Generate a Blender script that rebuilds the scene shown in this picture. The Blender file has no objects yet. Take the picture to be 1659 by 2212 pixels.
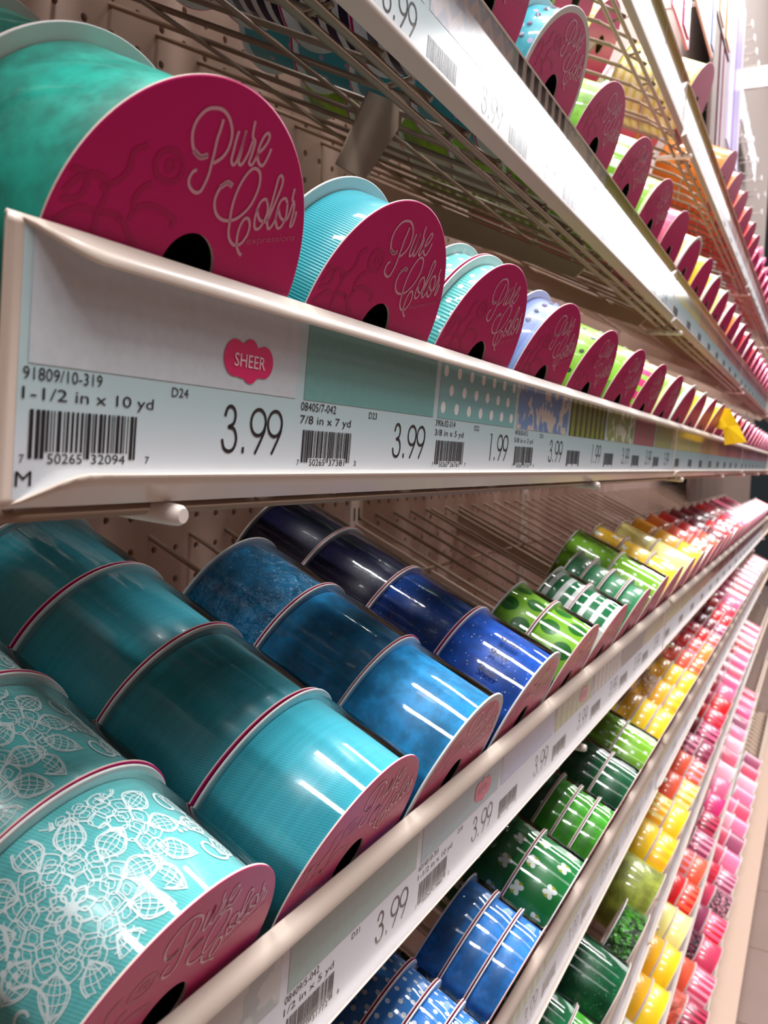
import bpy, math, random
from mathutils import Matrix, Vector
random.seed(7)
IN = 0.0254
sc = bpy.context.scene
COL = sc.collection
# ------------------------------------------------------------------ camera, world, lights
def setup_view():
    right = Vector((0.452, -0.891, 0.032)); down = Vector((-0.044, -0.058, -0.997))
    fwd = Vector((0.891, 0.450, -0.065)).normalized()
    right = (right - fwd * right.dot(fwd)).normalized()
    up = right.cross(fwd).normalized()
    cam = bpy.data.cameras.new('camera'); ob = bpy.data.objects.new('camera', cam); COL.objects.link(ob)
    m = Matrix((right, up, -fwd)).transposed().to_4x4()
    m.translation = Vector((-17.384, -18.148, 2.114)) * IN
    ob.matrix_world = m
    cam.sensor_fit = 'VERTICAL'; cam.sensor_height = 24.0; cam.sensor_width = 18.0
    cam.lens = 24.0 * 1867.4 / 2212.0
    cam.clip_start = 0.01; cam.clip_end = 60
    cam.dof.use_dof = True; cam.dof.focus_distance = 13.7 * IN; cam.dof.aperture_fstop = 15.5
    sc.camera = ob
setup_view()
vs = sc.view_settings
vs.view_transform = 'Standard'; vs.look = 'None'; vs.gamma = 1.0; vs.exposure = 0.12; vs.use_curve_mapping = False
w = bpy.data.worlds.new('store_air'); sc.world = w; w.use_nodes = True
bgn = w.node_tree.nodes['Background']; bgn.inputs[0].default_value = (0.80, 0.92, 1.0, 1); bgn.inputs[1].default_value = 0.025
LIGHT_W = 88.0
for k in range(5):
    for yy in ((-34.0, -66.0) if k < 3 else (-34.0,)):
        ld = bpy.data.lights.new('ceiling_tube', 'AREA'); ld.shape = 'RECTANGLE'
        ld.size = 0.24; ld.size_y = 1.35
        ld.energy = LIGHT_W * (1.0 if yy > -50 else 0.1); ld.color = (1.0, 0.98, 0.97)
        lo = bpy.data.objects.new('ceiling_tube', ld); COL.objects.link(lo)
        lo.location = Vector((-58 + 66 * k, yy if k < 3 or yy < -50 else -64.0, 112 if k < 3 or yy < -50 else 116)) * IN
        lo.rotation_euler = (math.radians(-4), 0, 0)

for cx_, cy_, lx_, ly_, wt_ in ((430, -118, 10.6, 0.95, 250.0), (310, -63, 5.6, 0.7, 70.0)):   # the light rows farther down the store
    ld = bpy.data.lights.new('ceiling_light_row', 'AREA'); ld.shape = 'RECTANGLE'; ld.size = lx_; ld.size_y = ly_; ld.energy = wt_; ld.color = (1.0, 0.98, 0.99)
    lo = bpy.data.objects.new('ceiling_light_row', ld); COL.objects.link(lo); lo.location = Vector((cx_, cy_, 112)) * IN

# ------------------------------------------------------------------ geometry constants (inches)
TILT = 0.437            # slope of the wire decks
RT = 0.064              # lean of the price rails
RH = 2.459              # rail height
BT = (-0.225, 0.31)     # tip of the bottom lip
TT = (-0.245, -0.259)    # tip of the top lip, from the top corner
SV = Vector((0, math.cos(TILT), math.sin(TILT))); NV = Vector((0, -math.sin(TILT), math.cos(TILT)))
RS = Vector((0, math.cos(RT), math.sin(RT))); RN = Vector((0, -math.sin(RT), math.cos(RT)))
SHELF = {'Z': (16.7, 0.4), 'A': (8.502, 0.417), 'B': (1.555, 0), 'C': (-6.455, 0.018), 'D': (-13.138, 0), 'E': (-20.617, 0), 'F': (-28.6, 0), 'G': (-36.5, -0.9)}
SNAME = {'Z': 'topmost visible shelf', 'A': 'shelf above eye level', 'B': 'eye-level shelf', 'C': 'first shelf below eye level',
         'D': 'second shelf below eye level', 'E': 'third shelf below eye level', 'F': 'fourth shelf below eye level', 'G': 'bottom shelf'}
SECX = [(-12.45, 23.66), (23.78, 59.7), (59.82, 95.7), (95.82, 131.7)]
NCEN = {'Z': 0.0, 'A': 0.05, 'B': -0.06, 'C': -0.03, 'D': -0.08, 'E': -0.1, 'F': -0.1, 'G': -0.1}
R = 1.85
DECK = 1.97             # deck wire centre below the rail top, along NV
FLOOR = -41.4
def rail_top(s):
    z, dy = SHELF[s]; return Vector((0, -12 + dy, z)) + RH * RN
def rail_bot(s):
    z, dy = SHELF[s]; return Vector((0, -12 + dy, z))

# ------------------------------------------------------------------ materials
def lin(c):
    o = []
    for v in c:
        v = v / 255.0
        o.append(v / 12.92 if v <= 0.04045 else ((v + 0.055) / 1.055) ** 2.4)
    return (o[0], o[1], o[2], 1.0)
class NT:
    def __init__(self, name, color=(200, 200, 200), rough=0.5, spec=0.5, coat=0.0, coat_rough=0.05, metal=0.0):
        self.m = bpy.data.materials.new(name); self.m.use_nodes = True
        self.t = self.m.node_tree; self.b = self.t.nodes['Principled BSDF']
        self.m.diffuse_color = lin(color)
        b = self.b
        b.inputs['Base Color'].default_value = lin(color); b.inputs['Roughness'].default_value = rough
        b.inputs['Specular IOR Level'].default_value = spec
        b.inputs['Coat Weight'].default_value = coat; b.inputs['Coat Roughness'].default_value = coat_rough
        b.inputs['Metallic'].default_value = metal
    def n(self, typ, **kw):
        nd = self.t.nodes.new(typ)
        for k, v in kw.items(): setattr(nd, k, v)
        return nd
    def l(self, a, b): self.t.links.new(a, b)
    def math(self, op, a, b=0.0, c=None):
        nd = self.n('ShaderNodeMath', operation=op)
        for i, v in enumerate((a, b) if c is None else (a, b, c)):
            if isinstance(v, (int, float)): nd.inputs[i].default_value = v
            else: self.l(v, nd.inputs[i])
        return nd.outputs[0]
    def coords(self):
        tc = self.n('ShaderNodeTexCoord'); sp = self.n('ShaderNodeSeparateXYZ'); self.l(tc.outputs['Object'], sp.inputs[0])
        return tc.outputs['Object'], sp.outputs
    def cyl(self, rad=1.68):
        # arc length and axial position in inches
        o, s = self.coords()
        a = self.math('ARCTAN2', s[0], s[2])
        return o, self.math('MULTIPLY', a, rad), self.math('MULTIPLY', s[1], 1 / IN)
    def mix(self, fac, c1, c2):
        nd = self.n('ShaderNodeMix', data_type='RGBA')
        if isinstance(fac, (int, float)): nd.inputs[0].default_value = fac
        else: self.l(fac, nd.inputs[0])
        for i, cc in ((6, c1), (7, c2)):
            if isinstance(cc, tuple): nd.inputs[i].default_value = lin(cc)
            else: self.l(cc, nd.inputs[i])
        return nd.outputs[2]
    def base(self, sock): self.l(sock, self.b.inputs['Base Color'])
    def noise(self, vec, scale, detail=3, rough=0.5):
        nd = self.n('ShaderNodeTexNoise'); nd.inputs['Scale'].default_value = scale; nd.inputs['Detail'].default_value = detail
        nd.inputs['Roughness'].default_value = rough; self.l(vec, nd.inputs['Vector']); return nd.outputs[0]
    def bump(self, h, strength=0.2, dist=0.001, coat=False):
        nd = self.n('ShaderNodeBump'); nd.inputs['Strength'].default_value = strength; nd.inputs['Distance'].default_value = dist
        self.l(h, nd.inputs['Height']); self.l(nd.outputs[0], self.b.inputs['Normal'])
        if coat: self.l(nd.outputs[0], self.b.inputs['Coat Normal'])
    def step(self, v, lo, hi):
        nd = self.n('ShaderNodeMapRange', interpolation_type='SMOOTHSTEP'); self.l(v, nd.inputs[0])
        nd.inputs[1].default_value = lo; nd.inputs[2].default_value = hi; return nd.outputs[0]
def shade(c, f): return tuple(max(0, min(255, v * f)) for v in c)
MC = {}
def plain(name, color, rough=0.5, spec=0.5, coat=0.0, coat_rough=0.05, metal=0.0):
    if name not in MC: MC[name] = NT(name, color, rough, spec, coat, coat_rough, metal).m
    return MC[name]
def cells(t, u, v, pu, pv, stagger=True):
    row = t.math('FLOOR', t.math('DIVIDE', v, pv))
    uu = t.math('DIVIDE', u, pu)
    if stagger: uu = t.math('ADD', uu, t.math('MULTIPLY', t.math('MODULO', t.math('ABSOLUTE', row), 2.0), 0.5))
    fu = t.math('MULTIPLY', t.math('SUBTRACT', t.math('FRACT', uu), 0.5), pu)
    fv = t.math('MULTIPLY', t.math('SUBTRACT', t.math('FRACT', t.math('DIVIDE', v, pv)), 0.5), pv)
    return fu, fv
def ribbon(kind, c1, c2=(245, 245, 245), gloss=0.55):
    key = ('ribbon', kind, c1, c2, gloss)
    if key in MC: return MC[key]
    t = NT('ribbon_' + kind, c1, 0.38, 0.35, gloss, 0.04)
    o, u, v = t.cyl()
    if kind == 'satin':
        wv = t.n('ShaderNodeTexNoise'); wv.inputs['Scale'].default_value = 1.0
        cmb = t.n('ShaderNodeCombineXYZ'); t.l(t.math('MULTIPLY', u, 0.4), cmb.inputs[0]); t.l(t.math('MULTIPLY', v, 14.0), cmb.inputs[1])
        t.l(cmb.outputs[0], wv.inputs['Vector']); wv.inputs['Detail'].default_value = 2
        tw = t.math('SINE', t.math('ADD', t.math('MULTIPLY', u, 150.0), t.math('MULTIPLY', v, 60.0)))
        f = t.math('ADD', t.math('MULTIPLY', t.math('ADD', tw, 1.0), 0.22), t.math('MULTIPLY', wv.outputs[0], 0.6))
        t.base(t.mix(f, shade(c1, 0.86), shade(c1, 1.15)))
        t.b.inputs['Roughness'].default_value = 0.30; t.b.inputs['Sheen Weight'].default_value = 0.3
    elif kind == 'grosgrain':
        tw = t.math('SINE', t.math('MULTIPLY', u, 150.0))
        t.base(t.mix(t.math('ADD', t.math('MULTIPLY', tw, 0.5), 0.5), shade(c1, 0.86), shade(c1, 1.1)))
        t.bump(tw, 0.3, 0.0006)
    elif kind == 'sheer':
        f = t.step(t.noise(o, 42, 4, 0.65), 0.36, 0.68)
        t.base(t.mix(f, shade(c1, 0.84), shade(c1, 1.22)))
        t.b.inputs['Roughness'].default_value = 0.45
    elif kind == 'wrinkle':
        t.base(t.mix(t.step(t.noise(o, 60, 3), 0.35, 0.7), shade(c1, 0.8), shade(c1, 1.1)))
        t.bump(t.noise(o, 75, 4, 0.6), 0.9, 0.012, True); t.b.inputs['Coat Weight'].default_value = 1.0
    elif kind == 'glitter':
        vo = t.n('ShaderNodeTexVoronoi'); vo.inputs['Scale'].default_value = 900; t.l(o, vo.inputs['Vector'])
        sp = t.math('GREATER_THAN', vo.outputs['Color'], 0.84)
        sp = t.math('MULTIPLY', sp, t.math('LESS_THAN', vo.outputs['Distance'], 0.32))
        f = t.step(t.noise(o, 40, 4, 0.65), 0.36, 0.66)
        t.base(t.mix(sp, t.mix(f, shade(c1, 0.85), shade(c1, 1.15)), c2))
    elif kind in ('polka', 'bigdots', 'smalldots'):
        pu, pv, r = {'polka': (0.36, 0.2, 0.052), 'bigdots': (0.95, 0.62, 0.27), 'smalldots': (0.62, 0.42, 0.07)}[kind]
        fu, fv = cells(t, u, v, pu, pv)
        d = t.math('SQRT', t.math('ADD', t.math('MULTIPLY', fu, fu), t.math('MULTIPLY', fv, fv)))
        t.base(t.mix(t.math('LESS_THAN', d, r), c1, c2))
        if kind == 'polka': t.bump(t.math('SINE', t.math('MULTIPLY', u, 95.0)), 0.3, 0.0006)
    elif kind == 'flowers':
        fu, fv = cells(t, u, v, 0.86, 0.78)
        d = t.math('SQRT', t.math('ADD', t.math('MULTIPLY', fu, fu), t.math('MULTIPLY', fv, fv)))
        a = t.math('ARCTAN2', fv, fu)
        pet = t.math('ADD', 0.07, t.math('MULTIPLY', t.math('ABSOLUTE', t.math('SINE', t.math('ADD', t.math('MULTIPLY', a, 2.0), 0.6))), 0.13))
        lf = t.math('ADD', 0.04, t.math('MULTIPLY', t.math('ABSOLUTE', t.math('SINE', t.math('ADD', t.math('MULTIPLY', a, 1.0), 2.0))), 0.15))
        base = t.mix(t.math('LESS_THAN', d, lf), c1, (170, 175, 40))
        t.base(t.mix(t.math('LESS_THAN', d, pet), base, c2))
    elif kind == 'bands':
        f = t.math('GREATER_THAN', t.math('SINE', t.math('MULTIPLY', v, 2 * math.pi / 0.42)), 0.25)
        t.base(t.mix(f, c1, c2))
    elif kind == 'check':
        f = t.math('GREATER_THAN', t.math('SINE', t.math('MULTIPLY', v, 2 * math.pi / 0.46)), 0.05)
        g = t.math('GREATER_THAN', t.math('SINE', t.math('MULTIPLY', u, 2 * math.pi / 1.6)), 0.72)
        t.base(t.mix(t.math('MAXIMUM', f, g), c1, c2))
    elif kind == 'bars':
        f = t.math('GREATER_THAN', t.math('SINE', t.math('MULTIPLY', u, 2 * math.pi / 0.5)), 0.25)
        t.base(t.mix(f, c1, c2))
    elif kind == 'floral':
        f = t.step(t.noise(o, 38, 2), 0.5, 0.56); g = t.step(t.noise(o, 61, 2), 0.55, 0.6)
        t.base(t.mix(g, t.mix(f, c1, c2), (110, 160, 60)))
    elif kind == 'tinsel':
        t.base(t.mix(t.step(t.noise(o, 200, 4), 0.42, 0.6), shade(c1, 0.35), c1))
        t.bump(t.noise(o, 160, 4), 1.0, 0.02, True); t.b.inputs['Roughness'].default_value = 0.25
    elif kind == 'chevron':
        zz = t.math('PINGPONG', u, 0.4); f = t.math('GREATER_THAN', t.math('SINE', t.math('MULTIPLY', t.math('ADD', v, zz), 9.0)), 0.0)
        t.base(t.mix(f, c1, c2))
    else:
        f = t.noise(o, 30, 2); t.base(t.mix(f, shade(c1, 0.93), shade(c1, 1.07)))
    MC[key] = t.m
    return t.m
CREAM = plain('cream_powder_coat', (226, 210, 197), 0.34, 0.5, 0.25, 0.15)
WIRE = plain('taupe_wire_coat', (160, 136, 118), 0.45, 0.4)
CARD = plain('white_card', (232, 232, 232), 0.6, 0.3)
CARDB = plain('cream_card_edge', (226, 205, 196), 0.7, 0.2)
INK = plain('black_ink', (28, 22, 28), 0.6, 0.2, 1.0, 0.12)
HOLE_SHADE = plain('painted_hole_shade', (14, 9, 8), 0.9, 0.0)  # near-black colour standing in for the shade inside holes and slots
def make_pink():
    t = NT('pink_laminated_card', (216, 2, 116), 0.42, 0.35, 0.16, 0.16)
    o, s = t.coords()
    t.base(t.mix(t.noise(o, 60, 3), (212, 0, 113), (218, 6, 122)))
    return t.m
PINK = make_pink()
PINKPALE = plain('pale_pink_card', (226, 170, 186), 0.45, 0.4, 0.3, 0.15)
LETTER = plain('pale_pink_lettering', (240, 186, 206), 0.42, 0.4, 0.22, 0.16)
LETTER2 = plain('soft_pink_lettering', (226, 110, 155), 0.42, 0.4, 0.22, 0.16)
FLOUR = plain('deep_pink_flourish', (194, 0, 100), 0.42, 0.4, 0.22, 0.16)
CORE = plain('dark_spool_core', (16, 10, 10), 0.9, 0.1)
def make_film():
    t = NT('clear_film'); nt = t.t
    for nd in list(nt.nodes): nt.nodes.remove(nd)
    out = nt.nodes.new('ShaderNodeOutputMaterial'); tr = nt.nodes.new('ShaderNodeBsdfTransparent'); gl = nt.nodes.new('ShaderNodeBsdfGlossy')
    mx = nt.nodes.new('ShaderNodeMixShader'); fr = nt.nodes.new('ShaderNodeFresnel'); fr.inputs[0].default_value = 1.42
    gl.inputs['Roughness'].default_value = 0.05; tr.inputs[0].default_value = (0.97, 0.98, 0.98, 1)
    tc = nt.nodes.new('ShaderNodeTexCoord'); no = nt.nodes.new('ShaderNodeTexNoise'); no.inputs['Scale'].default_value = 22; no.inputs['Detail'].default_value = 2
    bp = nt.nodes.new('ShaderNodeBump'); bp.inputs['Strength'].default_value = 0.035; bp.inputs['Distance'].default_value = 0.004
    nt.links.new(tc.outputs['Object'], no.inputs['Vector']); nt.links.new(no.outputs[0], bp.inputs['Height']); nt.links.new(bp.outputs[0], gl.inputs['Normal'])
    nt.links.new(fr.outputs[0], mx.inputs[0]); nt.links.new(tr.outputs[0], mx.inputs[1]); nt.links.new(gl.outputs[0], mx.inputs[2]); nt.links.new(mx.outputs[0], out.inputs[0])
    return t.m
FILM = make_film()

# ------------------------------------------------------------------ mesh helpers (inches in, metres out)
class MB:
    def __init__(self): self.v = []; self.f = []; self.mi = []; self.sm = []
    def quad(self, pts, mi=0, sm=False):
        b = len(self.v); self.v += [tuple(p) for p in pts]; self.f.append(tuple(range(b, b + len(pts)))); self.mi.append(mi); self.sm.append(sm)
    def box(self, lo, hi, mi=0, M=None):
        x0, y0, z0 = lo; x1, y1, z1 = hi
        P = [Vector(p) for p in ((x0, y0, z0), (x1, y0, z0), (x1, y1, z0), (x0, y1, z0), (x0, y0, z1), (x1, y0, z1), (x1, y1, z1), (x0, y1, z1))]
        if M is not None: P = [M @ p for p in P]
        b = len(self.v); self.v += [tuple(p) for p in P]
        for q in ((0, 3, 2, 1), (4, 5, 6, 7), (0, 1, 5, 4), (1, 2, 6, 5), (2, 3, 7, 6), (3, 0, 4, 7)):
            self.f.append(tuple(b + i for i in q)); self.mi.append(mi); self.sm.append(False)
    def tube(self, path, r, n=8, mi=0, cap=True, radii=None):
        path = [Vector(p) for p in path]; rings = []
        up = None
        for i, p in enumerate(path):
            d = (path[min(i + 1, len(path) - 1)] - path[max(i - 1, 0)]).normalized()
            if up is None:
                up = Vector((0, 0, 1)) if abs(d.z) < 0.9 else Vector((1, 0, 0))
            a = d.cross(up).normalized(); c = a.cross(d).normalized(); up = c
            rr = radii[i] if radii else r
            b = len(self.v)
            for k in range(n):
                t = 2 * math.pi * k / n
                self.v.append(tuple(p + a * (rr * math.cos(t)) + c * (rr * math.sin(t))))
            rings.append(b)
        for i in range(len(rings) - 1):
            for k in range(n):
                self.f.append((rings[i] + k, rings[i] + (k + 1) % n, rings[i + 1] + (k + 1) % n, rings[i + 1] + k)); self.mi.append(mi); self.sm.append(True)
        if cap:
            self.f.append(tuple(rings[0] + k for k in reversed(range(n)))); self.mi.append(mi); self.sm.append(False)
            self.f.append(tuple(rings[-1] + k for k in range(n))); self.mi.append(mi); self.sm.append(False)
    def lathe(self, prof, n=64, mis=None, sm=True):
        # profile of (radius, y) about the local Y axis; closed when first == last
        rings = []
        for r, y in prof:
            b = len(self.v); rings.append(b)
            for k in range(n):
                t = 2 * math.pi * k / n
                self.v.append((r * math.cos(t), y, r * math.sin(t)))
        for i in range(len(rings) - 1):
            for k in range(n):
                self.f.append((rings[i] + k, rings[i + 1] + k, rings[i + 1] + (k + 1) % n, rings[i] + (k + 1) % n))
                self.mi.append(mis[i] if mis else 0); self.sm.append(sm)
    def stroke(self, pts, w, fn, smooth=True, mi=0, sub=4):
        P = catmull(pts, sub) if smooth and len(pts) > 2 else [Vector((p[0], p[1])) for p in pts]
        if len(P) < 2: return
        b = len(self.v); m = len(P)
        for i, p in enumerate(P):
            d = P[min(i + 1, m - 1)] - P[max(i - 1, 0)]
            if d.length < 1e-9: d = Vector((1, 0))
            d.normalize(); nn = Vector((-d.y, d.x)) * (w / 2)
            e = p
            if i == 0: e = p - d * w * 0.3
            if i == m - 1: e = p + d * w * 0.3
            self.v.append(tuple(fn(e + nn))); self.v.append(tuple(fn(e - nn)))
        for i in range(m - 1):
            self.f.append((b + 2 * i, b + 2 * i + 1, b + 2 * i + 3, b + 2 * i + 2)); self.mi.append(mi); self.sm.append(False)
    def poly(self, pts, fn, mi=0): self.quad([fn(Vector((p[0], p[1]))) for p in pts], mi)
    def mesh(self, name):
        me = bpy.data.meshes.new(name)
        me.from_pydata([(a * IN, b * IN, c * IN) for a, b, c in self.v], [], self.f)
        me.polygons.foreach_set('material_index', self.mi); me.polygons.foreach_set('use_smooth', self.sm)
        me.update(); return me
    def build(self, name, mats, parent=None):
        me = self.mesh(name)
        for m in (mats if isinstance(mats, (list, tuple)) else [mats]): me.materials.append(m)
        return link(name, me, parent)
def link(name, me, parent=None, loc=None):
    o = bpy.data.objects.new(name, me); COL.objects.link(o)
    if parent is not None: o.parent = parent
    if loc is not None: o.location = Vector(loc) * IN
    return o
def catmull(pts, sub=4):
    P = [Vector((p[0], p[1])) for p in pts]; out = []
    closed = (P[0] - P[-1]).length < 1e-6
    for i in range(len(P) - 1):
        p1, p2 = P[i], P[i + 1]
        p0 = P[i - 1] if i > 0 else (P[-2] if closed else 2 * p1 - p2)
        p3 = P[i + 2] if i + 2 < len(P) else (P[1] if closed else 2 * p2 - p1)
        for k in range(sub):
            t = k / sub
            out.append(0.5 * (2 * p1 + (p2 - p0) * t + (2 * p0 - 5 * p1 + 4 * p2 - p3) * t * t + (3 * p1 - p0 - 3 * p2 + p3) * t ** 3))
    out.append(P[-1]); return out
TXT = {}
def text_shape(s):
    if s in TXT: return TXT[s]
    cu = bpy.data.curves.new('txt', 'FONT'); cu.body = s; cu.resolution_u = 3
    ob = bpy.data.objects.new('txt', cu); COL.objects.link(ob)
    dg = bpy.context.evaluated_depsgraph_get(); dg.update()
    me = bpy.data.meshes.new_from_object(ob.evaluated_get(dg))
    vs_ = [(v.co.x, v.co.y) for v in me.vertices]; fs = [tuple(p.vertices) for p in me.polygons]
    bpy.data.objects.remove(ob); bpy.data.curves.remove(cu); bpy.data.meshes.remove(me)
    x0 = min(v[0] for v in vs_); x1 = max(v[0] for v in vs_); y0 = min(v[1] for v in vs_); y1 = max(v[1] for v in vs_)
    TXT[s] = (vs_, fs, x0, x1, y0, y1); return TXT[s]
def add_text(mb, s, u0, u1, v0, v1, fn, mi=0, bold=0.0):
    vs_, fs, x0, x1, y0, y1 = text_shape(s)
    offs = [(0, 0)] if not bold else [(0, 0), (bold, 0)]
    for du, dv in offs:
        b = len(mb.v)
        for x, y in vs_:
            mb.v.append(tuple(fn(Vector((u0 + du + (x - x0) / (x1 - x0) * (u1 - u0), v0 + dv + (y - y0) / (y1 - y0) * (v1 - v0))))))
        for f in fs: mb.f.append(tuple(b + i for i in f)); mb.mi.append(mi); mb.sm.append(False)
def tag(o, label, cat, group=None, kind=None):
    if label: o['label'] = label
    if cat: o['category'] = cat
    if group: o['group'] = group
    if kind: o['kind'] = kind
    return o
def empty(name, loc, rot=(0, 0, 0)):
    o = bpy.data.objects.new(name, None); COL.objects.link(o); o.location = Vector(loc) * IN; o.rotation_euler = rot
    o.empty_display_size = 0.02; return o

# ------------------------------------------------------------------ setting: pegboard wall, floor, hook panel
def pegboard(name, x0, x1, z0, z1, zoff):
    mb = MB(); n = 12; rh = 0.118
    V = {}
    def vert(p):
        k = (round(p[0], 4), round(p[1], 4), round(p[2], 4))
        if k not in V: V[k] = len(mb.v); mb.v.append(p)
        return V[k]
    sq = [(0.5, 0), (0.5, 0.25), (0.5, 0.5), (0.25, 0.5), (0, 0.5), (-0.25, 0.5), (-0.5, 0.5), (-0.5, 0.25), (-0.5, 0), (-0.5, -0.25), (-0.5, -0.5), (-0.25, -0.5), (0, -0.5), (0.25, -0.5), (0.5, -0.5), (0.5, -0.25)]
    m = len(sq)
    for i in range(x0, x1):
        for j in range(z0, z1):
            cz = j + zoff
            out = [vert((i + a, 0.0, cz + b)) for a, b in sq]
            angs = [math.atan2(b, a) for a, b in sq]
            inn = [vert((i + rh * math.cos(t), 0.0, cz + rh * math.sin(t))) for t in angs]
            dee = [vert((i + rh * math.cos(t), 0.2, cz + rh * math.sin(t))) for t in angs]
            for k in range(m):
                k2 = (k + 1) % m
                mb.f.append((out[k], inn[k], inn[k2], out[k2])); mb.mi.append(0); mb.sm.append(False)
                mb.f.append((inn[k], dee[k], dee[k2], inn[k2])); mb.mi.append(0); mb.sm.append(True)
    t = NT(name + '_board', (206, 186, 176), 0.6, 0.3)
    o, s = t.coords(); t.base(t.mix(t.noise(o, 9, 4), (166, 140, 128), (180, 154, 142)))
    return tag(mb.build(name, t.m), None, None, kind='structure')
pegboard('wall_back', -13, 62, -14, 8, 0.0)
pegboard('wall_back_upper', -13, 62, 8, 24, 0.44)
mb = MB()
mb.box((-13.5, 0.0, -42), (61.5, 0.3, -14.5)); mb.box((-13.5, 0.0, 23.94), (61.5, 0.3, 60)); mb.box((61.5, 0, -42), (190, 0.3, 90))
tag(mb.build('wall_back_plain', plain('plain_backing', (202, 180, 170), 0.6, 0.3)), None, None, kind='structure')
mb = MB(); mb.box((-13.5, 0.35, -42), (190, 0.6, 90)); tag(mb.build('wall_back_hole_shade', HOLE_SHADE), None, None, kind='structure')  # dark sheet added behind the pegboard, its colour gives the holes their shade
def make_floor():
    t = NT('tan_floor_tile', (205, 176, 160), 0.32, 0.4)
    o, s = t.coords()
    gx = t.math('LESS_THAN', t.math('ABSOLUTE', t.math('SUBTRACT', t.math('FRACT', t.math('DIVIDE', s[0], 12 * IN)), 0.5)), 0.006)
    gy = t.math('LESS_THAN', t.math('ABSOLUTE', t.math('SUBTRACT', t.math('FRACT', t.math('DIVIDE', s[1], 12 * IN)), 0.5)), 0.006)
    c = t.mix(t.noise(o, 6, 5), (120, 101, 94), (136, 115, 108))
    t.base(t.mix(t.math('MAXIMUM', gx, gy), c, (96, 70, 60)))
    mb = MB(); mb.box((-150, -200, FLOOR - 1), (330, 0.6, FLOOR)); return tag(mb.build('floor', t.m), None, None, kind='structure')
make_floor()
mb = MB(); mb.box((-150, -96, FLOOR), (420, -92, 68)); mb.box((-150, -92, FLOOR), (420, -86, FLOOR + 6))
tag(mb.build('wall_opposite', plain('opposite_gondola', (80, 58, 50), 0.7, 0.2)), None, None, kind='structure')
mb = MB(); mb.box((-15.9, -14.2, FLOOR), (132, -13.9, -38.0)); mb.box((-15.9, -14.9, -38.0), (132, -0.05, -37.0))
tag(mb.build('baseboard_front', plain('kick_plate', (176, 152, 136), 0.5, 0.3)), None, None, kind='structure')
mb = MB(); mb.box((92, -4.0, -41.5), (190, -3.6, 92))
tag(mb.build('wall_hook_panel', plain('hook_panel_board', (118, 100, 92), 0.6, 0.3)), None, None, kind='structure')

mb = MB(); mb.box((-16.4, -13.6, -42), (-16.0, 0.6, 62))  # unseen board added to block light from the open shelf end
tag(mb.build('wall_end_light_block', plain('light_block_board', (150, 124, 112), 0.6, 0.3)), None, None, kind='structure')

# slotted uprights on the pegboard
def upright(X, label):
    o = empty('slotted_upright', (X, 0, -41))
    mb = MB(); mb.box((-0.55, -0.16, 0.0), (0.55, -0.002, 76)); mb.build('channel', plain('upright_paint', (205, 190, 180), 0.45), o)
    mb = MB()
    for k in range(75):
        for sx in (-0.2, 0.2): mb.box((sx - 0.06, -0.168, 0.25 + k), (sx + 0.06, -0.15, 0.8 + k))
    mb.build('slot_shade_row', HOLE_SHADE, o)  # solid dark blocks, the shade of the slot openings put in as colour
    tag(o, label, 'upright', 'slotted uprights behind the shelves')
upright(15.6, 'nearest pale slotted metal upright on the pegboard between the near shelves')
upright(39.6, 'second slotted metal upright along the pegboard, half hidden by yellow spools')

# ------------------------------------------------------------------ shelves
def smooth(t):
    t = max(0, min(1, t)); return t * t * (3 - 2 * t)
def rail_mesh(x0, x1, first):
    mb = MB()
    L = x1 - x0
    xs = [0, 0.1, 0.25, 0.4, 0.55, 0.7, 0.85, 1.0, 2, L * 0.5, L - 0.6, L - 0.45, L - 0.3, L - 0.15, L - 0.05, L]
    rings = []
    for x in xs:
        kl = smooth((x - 0.02) / 0.85) if first else smooth((x + 0.1) / 0.4); kr = smooth((L - x + 0.12) / 0.5); k = min(kl, kr)
        kk = 0.08 + 0.92 * k
        prof = []
        bx, bz = BT; tx, tz = TT
        # bottom lip tip -> bottom bend -> plate -> top bend -> top lip tip
        prof.append((bx * kk, bz * kk)); prof.append((bx * kk * 0.66, bz * kk * 0.62)); prof.append((bx * kk * 0.33, bz * kk * 0.26)); prof.append((bx * kk * 0.12, 0.01)); prof.append((0.0, 0.03)); prof.append((0.012, 0.1))
        prof.append((0.012, RH - 0.09)); prof.append((0.0, RH - 0.02)); prof.append((-0.03 * kk, RH)); prof.append((tx * kk * 0.5, RH + tz * kk * 0.44)); prof.append((tx * kk, RH + tz * kk))
        rings.append([Vector((x, 0, 0)) + RS * s + RN * n for s, n in prof])
    m = len(rings[0])
    b = len(mb.v)
    for r in rings: mb.v += [tuple(p) for p in r]
    for i in range(len(rings) - 1):
        for k in range(m - 1):
            mb.f.append((b + i * m + k, b + i * m + k + 1, b + (i + 1) * m + k + 1, b + (i + 1) * m + k)); mb.mi.append(0); mb.sm.append(True)
    return mb
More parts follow.
